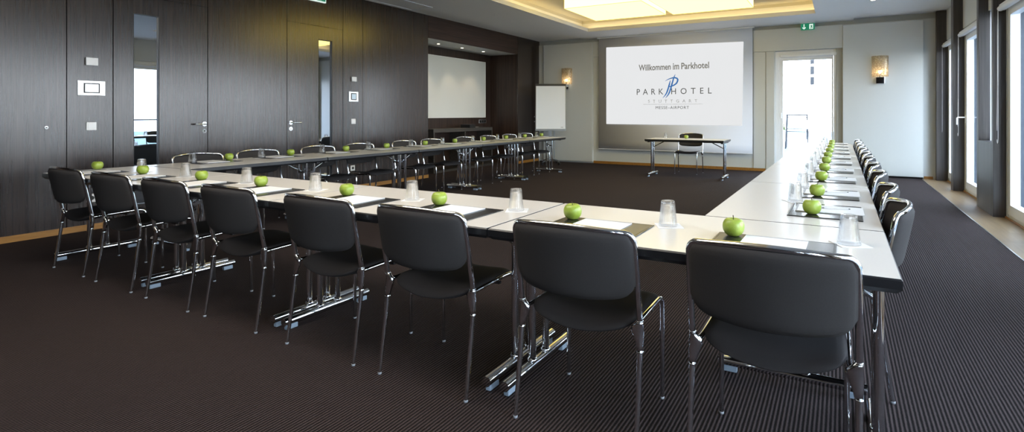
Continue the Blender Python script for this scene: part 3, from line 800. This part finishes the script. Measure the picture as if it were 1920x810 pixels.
# ------------------------------------------------------------------ chair
def lean(z):           # y of the hoop at height z
    return .056 - .064*max(0, (z-.46)/.33)
def bulge(x): return .068*(1-(x/.25)**2)
def cushion(outline, nu=22, nv=14):
    """two-sided padded surface; outline(u,v,side) -> point, u in [-1,1], v in [0,1]"""
    V = []; F = []
    for side in (1, -1):
        for j in range(nv+1):
            for i in range(nu+1):
                V.append(outline(-1+2*i/nu, j/nv, side))
    n = (nu+1)*(nv+1)
    for j in range(nv):
        for i in range(nu):
            a = j*(nu+1)+i
            F.append((a, a+1, a+nu+2, a+nu+1)); F.append((n+a, n+a+nu+1, n+a+nu+2, n+a+1))
    edge = [j for j in range(nu+1)] + [j*(nu+1)+nu for j in range(1, nv+1)] + [nv*(nu+1)+i for i in range(nu-1, -1, -1)] + [j*(nu+1) for j in range(nv-1, 0, -1)]
    for k in range(len(edge)):
        a, b_ = edge[k], edge[(k+1) % len(edge)]
        F.append((a, n+a, n+b_, b_))
    return V, F
def make_chair():
    o = empty('conference_chair')
    # padded back
    def back(u, v, side):
        uu = math.copysign(abs(u)**.85, u)
        x = .249*uu; ax = abs(x)
        zt = .792
        if ax > .209: zt = .792-.040+math.sqrt(max(0, .040**2-(ax-.209)**2))
        zt += .010*max(0, 1-(ax/.21)**2)
        zb = .538+.018*(ax/.249)**2+.052*(ax/.249)**12
        z = zb+(zt-zb)*v
        t = .002+.0135*(1-abs(u)**7)**.5*(1-abs(2*v-1)**7)**.5
        return (x, lean(z)-bulge(x)-.008-side*t, z)
    V, F = cushion(back, 28, 14)
    MB().add(V, F, 0, True).build('backrest', M['fabric'], o)
    # padded seat
    def seat(u, v, side):
        uu = math.copysign(abs(u)**.85, u)
        hw = .222
        x = hw*uu; ax = abs(x)
        yr = .050 - .028*(1-(ax/hw)**2); yf = .462
        R = .07
        if ax > hw-R:
            d = R-math.sqrt(max(0, R*R-(ax-(hw-R))**2)); yr += d*.9; yf -= d*.9
        y = yr+(yf-yr)*v
        sag = -.048*(1-(ax/hw)**2)*(1-v)**1.5 - .010*(1-(ax/hw)**2)*v
        fr = -.018*max(0, v-.85)/.15
        t = .002+.018*(1-abs(u)**7)**.5*(1-abs(2*v-1)**7)**.5
        return (x, y, .447+sag+fr+side*t)
    V, F = cushion(seat, 22, 16)
    MB().add(V, F, 0, True).build('seat', M['fabric_seat'], o)
    # hoop over the back
    p = [(-.2505, .056, .46), (-.2505, lean(.6), .60), (-.2495, lean(.72), .72)]
    R = .042
    for k in range(1, 7):
        a = PI/2*k/6
        x = -.2495+R*(1-math.cos(a)); z = .755+R*math.sin(a)
        p.append((x, lean(z)-bulge(x)*(k/6), z))
    for k in range(1, 10):
        x = -.2075+.415*k/10
        p.append((x, lean(.797)-bulge(x), .797+.014*math.sin(PI*k/10)))
    q = [(-x, y, z) for x, y, z in p[:9]][::-1]
    p += q
    MB().tube(p, .0112, 10, False).build('back_frame', M['chrome'], o)
    for sx in (-1, 1):
        # forged joint between hoop, rail and rear leg
        g = MB(); V = []; F = []; n = 12
        for (zc, xc, rx, ry, yy) in ((.352, .2512, .0118, .0118, .054), (.375, .249, .0150, .0128, .056), (.40, .2445, .0205, .0135, .058), (.422, .2405, .0245, .0135, .059), (.440, .2395, .0240, .0135, .058), (.452, .2465, .0160, .0125, .057), (.464, .2505, .0120, .0120, .056)):
            for k in range(n):
                a = 2*PI*k/n; V.append((sx*(xc+rx*math.cos(a)), yy+ry*math.sin(a), zc))
        for i in range(6):
            for k in range(n): F.append((i*n+k, i*n+(k+1)%n, (i+1)*n+(k+1)%n, (i+1)*n+k))
        F.append(tuple(range(n))); F.append(tuple(6*n+k for k in range(n)))
        g.add(V, F, 0, True)
        g.lathe([(.0130,.350),(.0130,.354)], 12, (sx*.2512,.054,0)).lathe([(.0130,.461),(.0130,.465)], 12, (sx*.2505,.056,0))
        g.build('frame_joint', M['chrome'], o)
        MB().tube([(sx*.243,.058,.436),(sx*.234,.066,.436),(sx*.2285,.085,.437),(sx*.2265,.12,.438),(sx*.2245,.34,.444),(sx*.2235,.385,.442)], .0098, 10).build('seat_rail', M['chrome'], o)
        l = MB().tube([(sx*.2512,.054,.355),(sx*.2516,.034,.20),(sx*.2520,.004,.010)], [.0112,.0105,.0088], 10).build('leg', M['chrome'], o)
        MB().lathe([(.0085,.001),(.0095,.002),(.0095,.009),(.0090,.011)], 12, (sx*.2520,.0035,0)).build('leg_glide', M['clear_foot'], l)
        l = MB().tube([(sx*.2235,.385,.442),(sx*.2232,.405,.438),(sx*.2230,.418,.428),(sx*.2228,.424,.41),(sx*.2226,.427,.37),(sx*.2224,.430,.010)], [.0098,.0102,.0106,.0108,.0108,.0088], 10).build('leg', M['chrome'], o)
        MB().lathe([(.0085,.001),(.0095,.002),(.0095,.009),(.0090,.011)], 12, (sx*.2224,.430,0)).build('leg_glide', M['clear_foot'], l)
    MB().box(-.22, .22, .30, .32, .412, .424).build('under_seat_bar', M['black_metal'], o)
    return o

# ------------------------------------------------------------------ table setting
def make_apple():
    o = empty('green_apple')
    R = .0415
    prof = []
    for i in range(25):
        t = PI*i/24
        r = R*(math.sin(t)**.82)*(1+.035*math.cos(t)*-1)
        z = -R*.93*math.cos(t)
        if i < 4: z += .006*(1-i/4)**1.3
        if i > 18: z -= .012*((i-18)/6)**1.6
        prof.append((max(r, .0006), z + R*.93 - .0042))
    mz = min(z for r, z in prof); prof = [(r, z-mz) for r, z in prof]
    a = MB().lathe(prof, 28, rmod=lambda a, z: 1+.014*math.cos(5*a+.4)*(1 if z > .02 else 1.4))
    a.build('apple_body', M['apple'], o)
    zt = prof[-1][1]
    MB().tube([(0,0,zt-.002),(.0015,.0005,zt+.010),(.005,.002,zt+.019)], [.0018,.0014,.0019], 7).build('stem', M['stem'], o)
    return o
def make_glass():
    o = empty('water_glass')
    H = .108
    ro = lambda z: .0405 - .0115*(z/H)**.9
    P = [(ro(0)-.0022, .0015), (ro(0)-.0008, 0), (ro(0), .0015)]
    for k in range(1, 9): P.append((ro(H*.93*k/8), H*.93*k/8))
    P += [(ro(H)-.001, H*.975), (ro(H)-.004, H), (.001, H-.0015)]
    # inner cavity
    P2 = [(.001, H-.016), (ro(H)-.0075, H-.014), (ro(H)-.0045, H-.021)]
    for k in range(7, 0, -1): P2.append((ro(H*.93*k/8)-.0030, H*.93*k/8*.9))
    P2.append((ro(0)-.0022, .0015))
    n = 40
    V = []; F = []
    prof = P + P2
    for i, (r, z) in enumerate(prof):
        for k in range(n):
            a = 2*PI*k/n
            f = 1.0
            if i < len(P) and .02 < z < H*.97: f = 1-.045*abs(math.cos(5*a))*min(1, (z-.02)/.02)
            V.append((r*f*math.cos(a), r*f*math.sin(a), z+.0005))
    m_ = len(prof)
    for i in range(m_-1):
        if i == len(P)-1: continue
        for k in range(n): F.append((i*n+k, i*n+(k+1)%n, (i+1)*n+(k+1)%n, (i+1)*n+k))
    b0 = (len(P)-1)*n; F.append(tuple(b0+k for k in range(n))); c0 = len(P)*n; F.append(tuple(c0+k for k in range(n))[::-1])
    g = MB().add(V, F, 0, True)
    ob_ = g.build('tumbler', M['tumbler'], o)
    return o
def make_napkin():
    o = MB().box(-.054, .054, -.054, .054, 0, .0012).build('paper_napkin', M['napkin'])
    return o
def make_mat():
    o = empty('desk_mat')
    MB().box(-.21, .21, -.157, .157, 0, .004).build('leather_sheet', M['leather'], o, bevel=.0012)
    s = MB()
    for q in ((-.203,.203,-.151,-.1495),(-.203,.203,.1495,.151),(-.203,-.2015,-.151,.151),(.2015,.203,-.151,.151)): s.box(q[0],q[1],q[2],q[3],.004,.0044)
    s.build('stitching', M['black_metal'], o)
    return o
def make_pad():
    o = empty('notepad')
    MB().box(-.11, .11, -.1485, .1485, 0, .0035).build('paper_block', M['paper'], o)
    MB().box(-.11, .11, .140, .1485, .0035, .0041).build('glue_strip', M['txt_light'], o)
    return o
def make_pen():
    o = empty('ballpoint_pen')
    MB().tube([(-.062,0,.0045),(.045,0,.0045)], .0042, 10).build('barrel', M['white_plastic'], o)
    MB().tube([(.045,0,.0045),(.058,0,.0045),(.068,0,.0045)], [.0042,.0034,.0008], 10).build('tip', M['txt_grey'], o)
    MB().tube([(-.062,0,.0045),(-.070,0,.0045)], .0022, 8).build('push_button', M['black_edge'], o)
    MB().box(-.058, -.022, -.001, .001, .0088, .0100).build('clip', M['chrome'], o)
    return o

proto = {k: f() for k, f in dict(table=make_table, chair=make_chair, apple=make_apple, glass=make_glass, napkin=make_napkin, mat=make_mat, pad=make_pad, pen=make_pen).items()}
bpy.context.view_layer.update()
TREES = {k: tree(v) for k, v in proto.items()}
used = set()
def put(kind, loc, rz, label, cat, group, tilt=None):
    o = proto[kind] if kind not in used else copy_tree(TREES[kind])
    used.add(kind)
    o.location = loc; o.rotation_euler = (tilt[0], tilt[1], rz) if tilt else (0, 0, rz)
    for k in ('label', 'category', 'group'):
        if k in o: del o[k]
    return tag(o, label, cat, group)

ORD = ['first', 'second', 'third', 'fourth', 'fifth', 'sixth', 'seventh', 'eighth', 'ninth', 'tenth']
# tables
X0, Y0 = .161, 1.885
for k in range(4):
    put('table', (X0-TL*(k+.5), Y0+TW/2, 0), 0,
        'pale table with black edge in the cross row near the camera, %s from the windows' % ORD[k], 'table', 'tables of the cross row')
YS = Y0+TW+.002
for k in range(5):
    put('table', (X0-TW/2, YS+TL*(k+.5), 0), PI/2, 'pale table with black edge in the window-side row, %s from the cross row' % ORD[k], 'table', 'tables of the window-side row')
for k in range(5):
    put('table', (-5.008-TW/2, YS+TL*(k+.5)*1.006, 0), PI/2, 'pale table with black edge in the wood-wall row, %s from the cross row' % ORD[k], 'table', 'tables of the wood-wall row')
put('table', (-2.585, 10.42, 0), 0, 'single pale speaker table standing alone before the projection screen', 'table', None)

G_TILT = lambda: random.uniform(-.03, .03)
def setting(cx, cy, rz, row, k, apple, glass, pen=False, right_pad=.02, end=None):
    """apple, glass: world xy"""
    c, s = math.cos(rz), math.sin(rz)
    W = lambda x, y: (cx+c*x-s*y, cy+s*x+c*y)
    where = {'cross': 'cross row near the camera, %s from the windows', 'win': 'window-side row, %s from the cross row', 'wood': 'wood-wall row, %s from the cross row'}[row] % ORD[k]
    mx, my = W(0, .228)
    put('mat', (mx, my, TZ+.0006), rz+random.uniform(-.01,.01), 'black leather desk mat in the ' + where, 'desk mat', 'desk mats on the ' + row + ' tables')
    px, py = W(right_pad, .212)
    put('pad', (px, py, TZ+.0052), rz+random.uniform(-.015,.015), 'white notepad on its mat, ' + where, 'notepad', 'notepads on the ' + row + ' tables')
    if pen:
        qx, qy = W(right_pad+.005, .19)
        put('pen', (qx, qy, TZ+.0095), rz+PI/2+random.uniform(-.25,.25), 'white ballpoint pen on the notepad, ' + where, 'pen', 'pens on the ' + row + ' tables')
    put('apple', (apple[0], apple[1], TZ+.0053), random.uniform(0,6.28), 'green apple on the desk mat, ' + where, 'apple', 'apples on the ' + row + ' tables', (random.uniform(-.05,.05), random.uniform(-.05,.05)))
    put('napkin', (glass[0]+.004, glass[1]+.002, TZ+.0006), rz+random.uniform(.3,.7), 'white square paper napkin under a glass, ' + where, 'napkin', 'napkins on the ' + row + ' tables')
    put('glass', (glass[0], glass[1], TZ+.0020), random.uniform(0,.6), 'upside-down water glass on a napkin, ' + where, 'glass', 'glasses on the ' + row + ' tables')

# cross row (seen from the chair backs), numbered from the windows
CX = [-.203, -.893, -1.642, -2.319, -3.098, -3.770, -4.486, -5.208]
AP = [-.373, -1.075, -1.854, -2.549, -3.364, -4.054, -4.880, -5.640]
GL = [.026, -.655, -1.426, -2.113, -2.924, -3.640, -4.408, -5.061]
CYW = [1.853, 1.850, 1.849, 1.852, 1.862, 1.868, 1.878, 1.888]
RZ_ = [.0, .0, -.008, -.01, -.01, -.01, .0, .0]
for k in range(8):
    put('chair', (CX[k], CYW[k]-(.012 if k < 5 else .022), 0), RZ_[k], 'black padded chrome chair in the cross row near the camera, %s from the windows' % ORD[k], 'chair', 'chairs of the cross row')
    setting((AP[k]+GL[k])/2-.05, Y0+.0, 0, 'cross', k, (AP[k], 2.225), (GL[k], 2.30), right_pad=.005)
# window-side row: people would face the wood wall (-x); first = next to the cross row
RY = [2.888, 3.537, 4.361, 5.091, 5.875, 6.62, 7.42, 8.20, 8.98, 9.74]
for k in range(10):
    cy = RY[k]+.12 if k else 2.97
    put('chair', (.196, cy-.02+.0, 0), PI/2, 'black padded chrome chair in the window-side row, %s from the cross row' % ORD[k], 'chair', 'chairs of the window-side row')
    setting(X0, RY[k]+.125, PI/2, 'win', k, (-.122, RY[k]), (-.222, RY[k]+.40 if k < 9 else RY[k]+.19), pen=True, right_pad=.035)
# wood-wall row: facing the windows (+x)
LYA = [3.35, 4.07, 4.87, 5.58, 6.38, 7.11, 7.93, 8.67, 9.37, 10.06]
LYG = [2.97, 3.69, 4.48, 5.22, 6.04, 6.76, 7.57, 8.33, 9.12, 9.80]
LYC = [3.13, 3.78, 4.58, 5.25, 6.11, 6.73, 7.61, 8.326, 9.07, 9.72]
for k in range(10):
    put('chair', (-5.778, LYC[k]+.01, 0), -PI/2, 'black padded chrome chair along the wood wall, %s from the cross row' % ORD[k], 'chair', 'chairs of the wood-wall row')
    setting(-5.743, (LYA[k]+LYG[k])/2-.02, -PI/2, 'wood', k, (-5.60, LYA[k]), (-5.57, LYG[k]), right_pad=.02)
# speaker's place
put('chair', (-2.75, 11.36, 0), PI, 'black padded chrome chair behind the single speaker table', 'chair', None)
put('apple', (-2.66, 10.62, TZ+.001), 1.0, 'green apple alone on the speaker table before the screen', 'apple', None)
put('napkin', (-3.04, 10.52, TZ+.0006), .4, 'white paper napkin on the speaker table before the screen', 'napkin', None)
put('glass', (-3.04, 10.52, TZ+.0020), .2, 'upside-down water glass on the speaker table before the screen', 'glass', None)

# ------------------------------------------------------------------ outside: roof terrace
struct(MB().box(2.0, 6.2, -10, 34, -.25, -.06).box(-9, 2.0, 12.5, 34, -.25, -.06).build('terrace_ground', M['slate']))
struct(MB().box(-400, 900, -300, 900, -25.5, -25).build('landscape_ground', M['far_land']))
def railing(p0, p1, n, label):
    p0, p1 = Vector(p0), Vector(p1)
    o = empty('terrace_railing', p0, 0, label, 'railing')
    d = (p1-p0); L_ = d.length; u = d/L_; nrm = Vector((-u.y, u.x, 0))
    for k in range(n+1):
        q = u*(L_*k/n); MB().tube([q, q+Vector((0,0,1.10))], .022, 8).build('rail_post', M['dark_paint'], o)
    MB().tube([Vector((0,0,1.10)), d+Vector((0,0,1.10))], .024, 10).build('handrail', M['dark_paint'], o)
    for k in range(n):
        a = u*(L_*k/n+.06)+Vector((0,0,.10)); w = u*(L_/n-.12)
        MB().obox(a, w, nrm*.012, (0,0,.92)).build('glass_panel', M['rail_glass'], o)
railing((4.6, -8, -.06), (4.6, 30, -.06), 26, 'steel and glass terrace railing running parallel to the windows')
railing((-6, 30.2, -.06), (4.5, 30.2, -.06), 7, 'steel and glass terrace railing closing the far end of the terrace')
# neighbouring white wing beyond the terrace door
o = empty('white_wing', (-5.2, 21, 0), 0, 'white building wing with windows seen through the terrace door', 'building')
MB().box(-3, 2.9, -6, 8, -.06, 4.4).build('wall', M['render'], o)
MB().box(-3.2, 3.5, -6.2, 8.2, 4.4, 4.65).build('roof', M['render'], o)
for y in (-4.6, -2.2, .2, 2.6, 5.0):
    w = MB().box(2.88, 2.93, y, y+1.5, .1, 3.1).build('window', M['white_frame'], o)
    MB().box(2.93, 2.935, y+.09, y+1.41, .2, 3.0).build('pane', M['pane_dark'], w)
o = empty('terrace_lantern', (-1.02, 24.4, 0), 0, 'slim grey lamp column on the terrace behind the bar table', 'lamp post')
MB().tube([(0,0,-.06),(0,0,2.4)], .035, 12).build('pole', M['steel'], o)
for k in range(4): MB().box(-.07, .07, -.05, .05, 2.4+k*.42, 2.72+k*.42).build('lamp_box', M['dark_paint'], o, bevel=.01)
def planter(x, y, w, h, matp, label, lush):
    o = empty('planter', (x, y, -.06), 0, label, 'planter')
    p = MB(); t = .02
    pts = [(-w*.42,-w*.42),(w*.42,-w*.42),(w*.42,w*.42),(-w*.42,w*.42)]
    V = [(a,b_,0) for a,b_ in pts]+[(a*1.19,b_*1.19,h) for a,b_ in pts]+[(a*1.08,b_*1.08,h) for a,b_ in pts]+[(a*1.05,b_*1.05,h-.06) for a,b_ in pts]
    F = [(3,2,1,0)]
    for r in range(3):
        for k in range(4): F.append((r*4+k, r*4+(k+1)%4, (r+1)*4+(k+1)%4, (r+1)*4+k))
    F.append((12,13,14,15))
    p.add(V, F); p.build('pot', matp, o)
    f = MB(); rnd = random.Random(int(x*100))
    for _ in range(260):
        a = rnd.uniform(0, 2*PI); e_ = rnd.uniform(0, PI/2); r = lush*rnd.uniform(.6, 1)
        c = Vector((math.cos(a)*math.cos(e_)*r, math.sin(a)*math.cos(e_)*r, h+.02+math.sin(e_)*r*1.1))
        d1 = Vector((rnd.uniform(-1,1), rnd.uniform(-1,1), rnd.uniform(-1,1))).normalized()*lush*.16
        d2 = d1.cross(Vector((rnd.uniform(-1,1), rnd.uniform(-1,1), rnd.uniform(-1,1)))).normalized()*lush*.09
        f.add([c-d1, c+d2, c+d1, c-d2], [(0,1,2,3)])
    f.build('foliage', M['leaf'], o, fix=False)
    MB().tube([(0,0,h-.05),(0,0,h+lush*.6)], .015, 6).build('stem', M['stem'], o)
planter(-1.83, 19.3, .44, .72, M['render'], 'white square planter with a clipped shrub on the terrace', .24)
planter(-1.75, 16.0, .26, .78, M['pot_dark'], 'slim blue-grey planter with a small plant beside the terrace door', .13)
# bar table and stool on the terrace
o = empty('bar_table', (-1.42, 22.0, -.06), .05, 'tall thin-legged bar table on the terrace beyond the glass door', 'table')
MB().box(-.36, .36, -.36, .36, 1.22, 1.26).build('tabletop', M['dark_paint'], o, bevel=.004)
for sx in (-1, 1):
    for sy in (-1, 1): MB().tube([(sx*.33, sy*.33, 1.22), (sx*.38, sy*.38, .001)], .024, 8).build('leg', M['dark_paint'], o)
MB().box(-.35, .35, -.36, -.33, .62, .65).box(-.35, .35, .33, .36, .70, .73).build('footrest', M['dark_paint'], o)
o = empty('bar_stool', (-.86, 21.2, -.06), .3, 'pale bar stool with low back on the terrace by the bar table', 'stool')
MB().box(-.2, .2, -.2, .2, .74, .78).build('seat', M['render'], o, bevel=.01)
MB().box(-.2, .2, .17, .2, .80, 1.05).build('backrest', M['render'], o, bevel=.01)
for sx in (-1, 1):
    for sy in (-1, 1): MB().tube([(sx*.17, sy*.17, .76 if sy < 0 else .9), (sx*.22, sy*.22, .001)], .014, 8).build('leg', M['steel'], o)
o = empty('wine_carafe', (-1.5, 21.9, 1.205), 0, 'clear carafe standing on the terrace bar table', 'carafe')
MB().lathe([(.05,0),(.09,.02),(.10,.12),(.04,.24),(.035,.40),(.05,.42)], 18).build('carafe_body', M['rail_glass'], o)

# ------------------------------------------------------------------ sky and lights
w = bpy.data.worlds.new('World'); scene.world = w; w.use_nodes = True
nt = w.node_tree; nt.nodes.clear()
wo = nt.nodes.new('ShaderNodeOutputWorld'); bg = nt.nodes.new('ShaderNodeBackground')
tc = nt.nodes.new('ShaderNodeTexCoord'); sp = nt.nodes.new('ShaderNodeSeparateXYZ'); rp = nt.nodes.new('ShaderNodeValToRGB')
nt.links.new(tc.outputs['Generated'], sp.inputs[0]); nt.links.new(sp.outputs[2], rp.inputs[0])
rp.color_ramp.elements[0].position = 0; rp.color_ramp.elements[0].color = (.93,.96,1,1)
rp.color_ramp.elements[1].position = .6; rp.color_ramp.elements[1].color = (.62,.78,1,1)
nt.links.new(rp.outputs[0], bg.inputs[0]); bg.inputs[1].default_value = 10.0
nt.links.new(bg.outputs[0], wo.inputs[0])
sun = bpy.data.lights.new('sun', 'SUN'); sun.energy = 1.0; sun.angle = .3; sun.color = (1,.97,.92)
so = bpy.data.objects.new('sun', sun); COL.objects.link(so); so.rotation_euler = (math.radians(28), math.radians(-38), 0)   # high sun from behind the building: no patches indoors

def area(name, loc, rot, sx, sy, e, col):
    l = bpy.data.lights.new(name, 'AREA'); l.shape = 'RECTANGLE'; l.size = sx; l.size_y = sy; l.energy = e; l.color = col
    o = bpy.data.objects.new(name, l); COL.objects.link(o); o.location = loc; o.rotation_euler = rot
    return o
# sampling portals in the window openings (they give no light of their own)
for i, (y0, y1) in enumerate(WIN):
    p_ = area('window_portal', (RX+.13, (y0+y1)/2, 1.25), (0, PI/2, 0), 2.5, y1-y0, 1, (1,1,1)); p_.data.cycles.is_portal = True
p_ = area('door_portal', (-.62, 12.44, 1.25), (-PI/2, 0, 0), 1.05, 2.5, 1, (1,1,1)); p_.data.cycles.is_portal = True
def spot(name, loc, e, deg, col, blend=.5):
    l = bpy.data.lights.new(name, 'SPOT'); l.energy = e; l.spot_size = math.radians(deg); l.spot_blend = blend; l.color = col; l.shadow_soft_size = .03
    o = bpy.data.objects.new(name, l); COL.objects.link(o); o.location = loc
    return o
for x, y in ((-7.32, 8.75), (-7.32, 9.55), (-7.32, 10.35)): spot('niche_spot', (x, y, 2.665), 14, 75, (1,.78,.52))
spot('ceiling_spot', (.466, 10.42, 3.09), 25, 80, (1,.86,.66))

# ------------------------------------------------------------------ camera
cam = bpy.data.cameras.new('camera'); co = bpy.data.objects.new('camera', cam); COL.objects.link(co)
co.location = (0, 0, 1.22); co.rotation_euler = (PI/2, 0, math.radians(28.837))
cam.sensor_width = 36; cam.sensor_fit = 'HORIZONTAL'; cam.lens = 1011.07*36/1920
cam.shift_x = -60/1920; cam.shift_y = -191.6/1920
cam.clip_start = .05; cam.clip_end = 2000
scene.camera = co
scene.view_settings.view_transform = 'Standard'; scene.view_settings.look = 'None'
scene.view_settings.exposure = 0.5; scene.view_settings.gamma = 1; scene.view_settings.use_curve_mapping = False
scene.cycles.use_denoising = True
scene.cycles.max_bounces = 10; scene.cycles.diffuse_bounces = 5; scene.cycles.glossy_bounces = 5; scene.cycles.transmission_bounces = 8; scene.cycles.transparent_max_bounces = 16
scene.cycles.sample_clamp_indirect = 6
scene.cycles.blur_glossy = .5
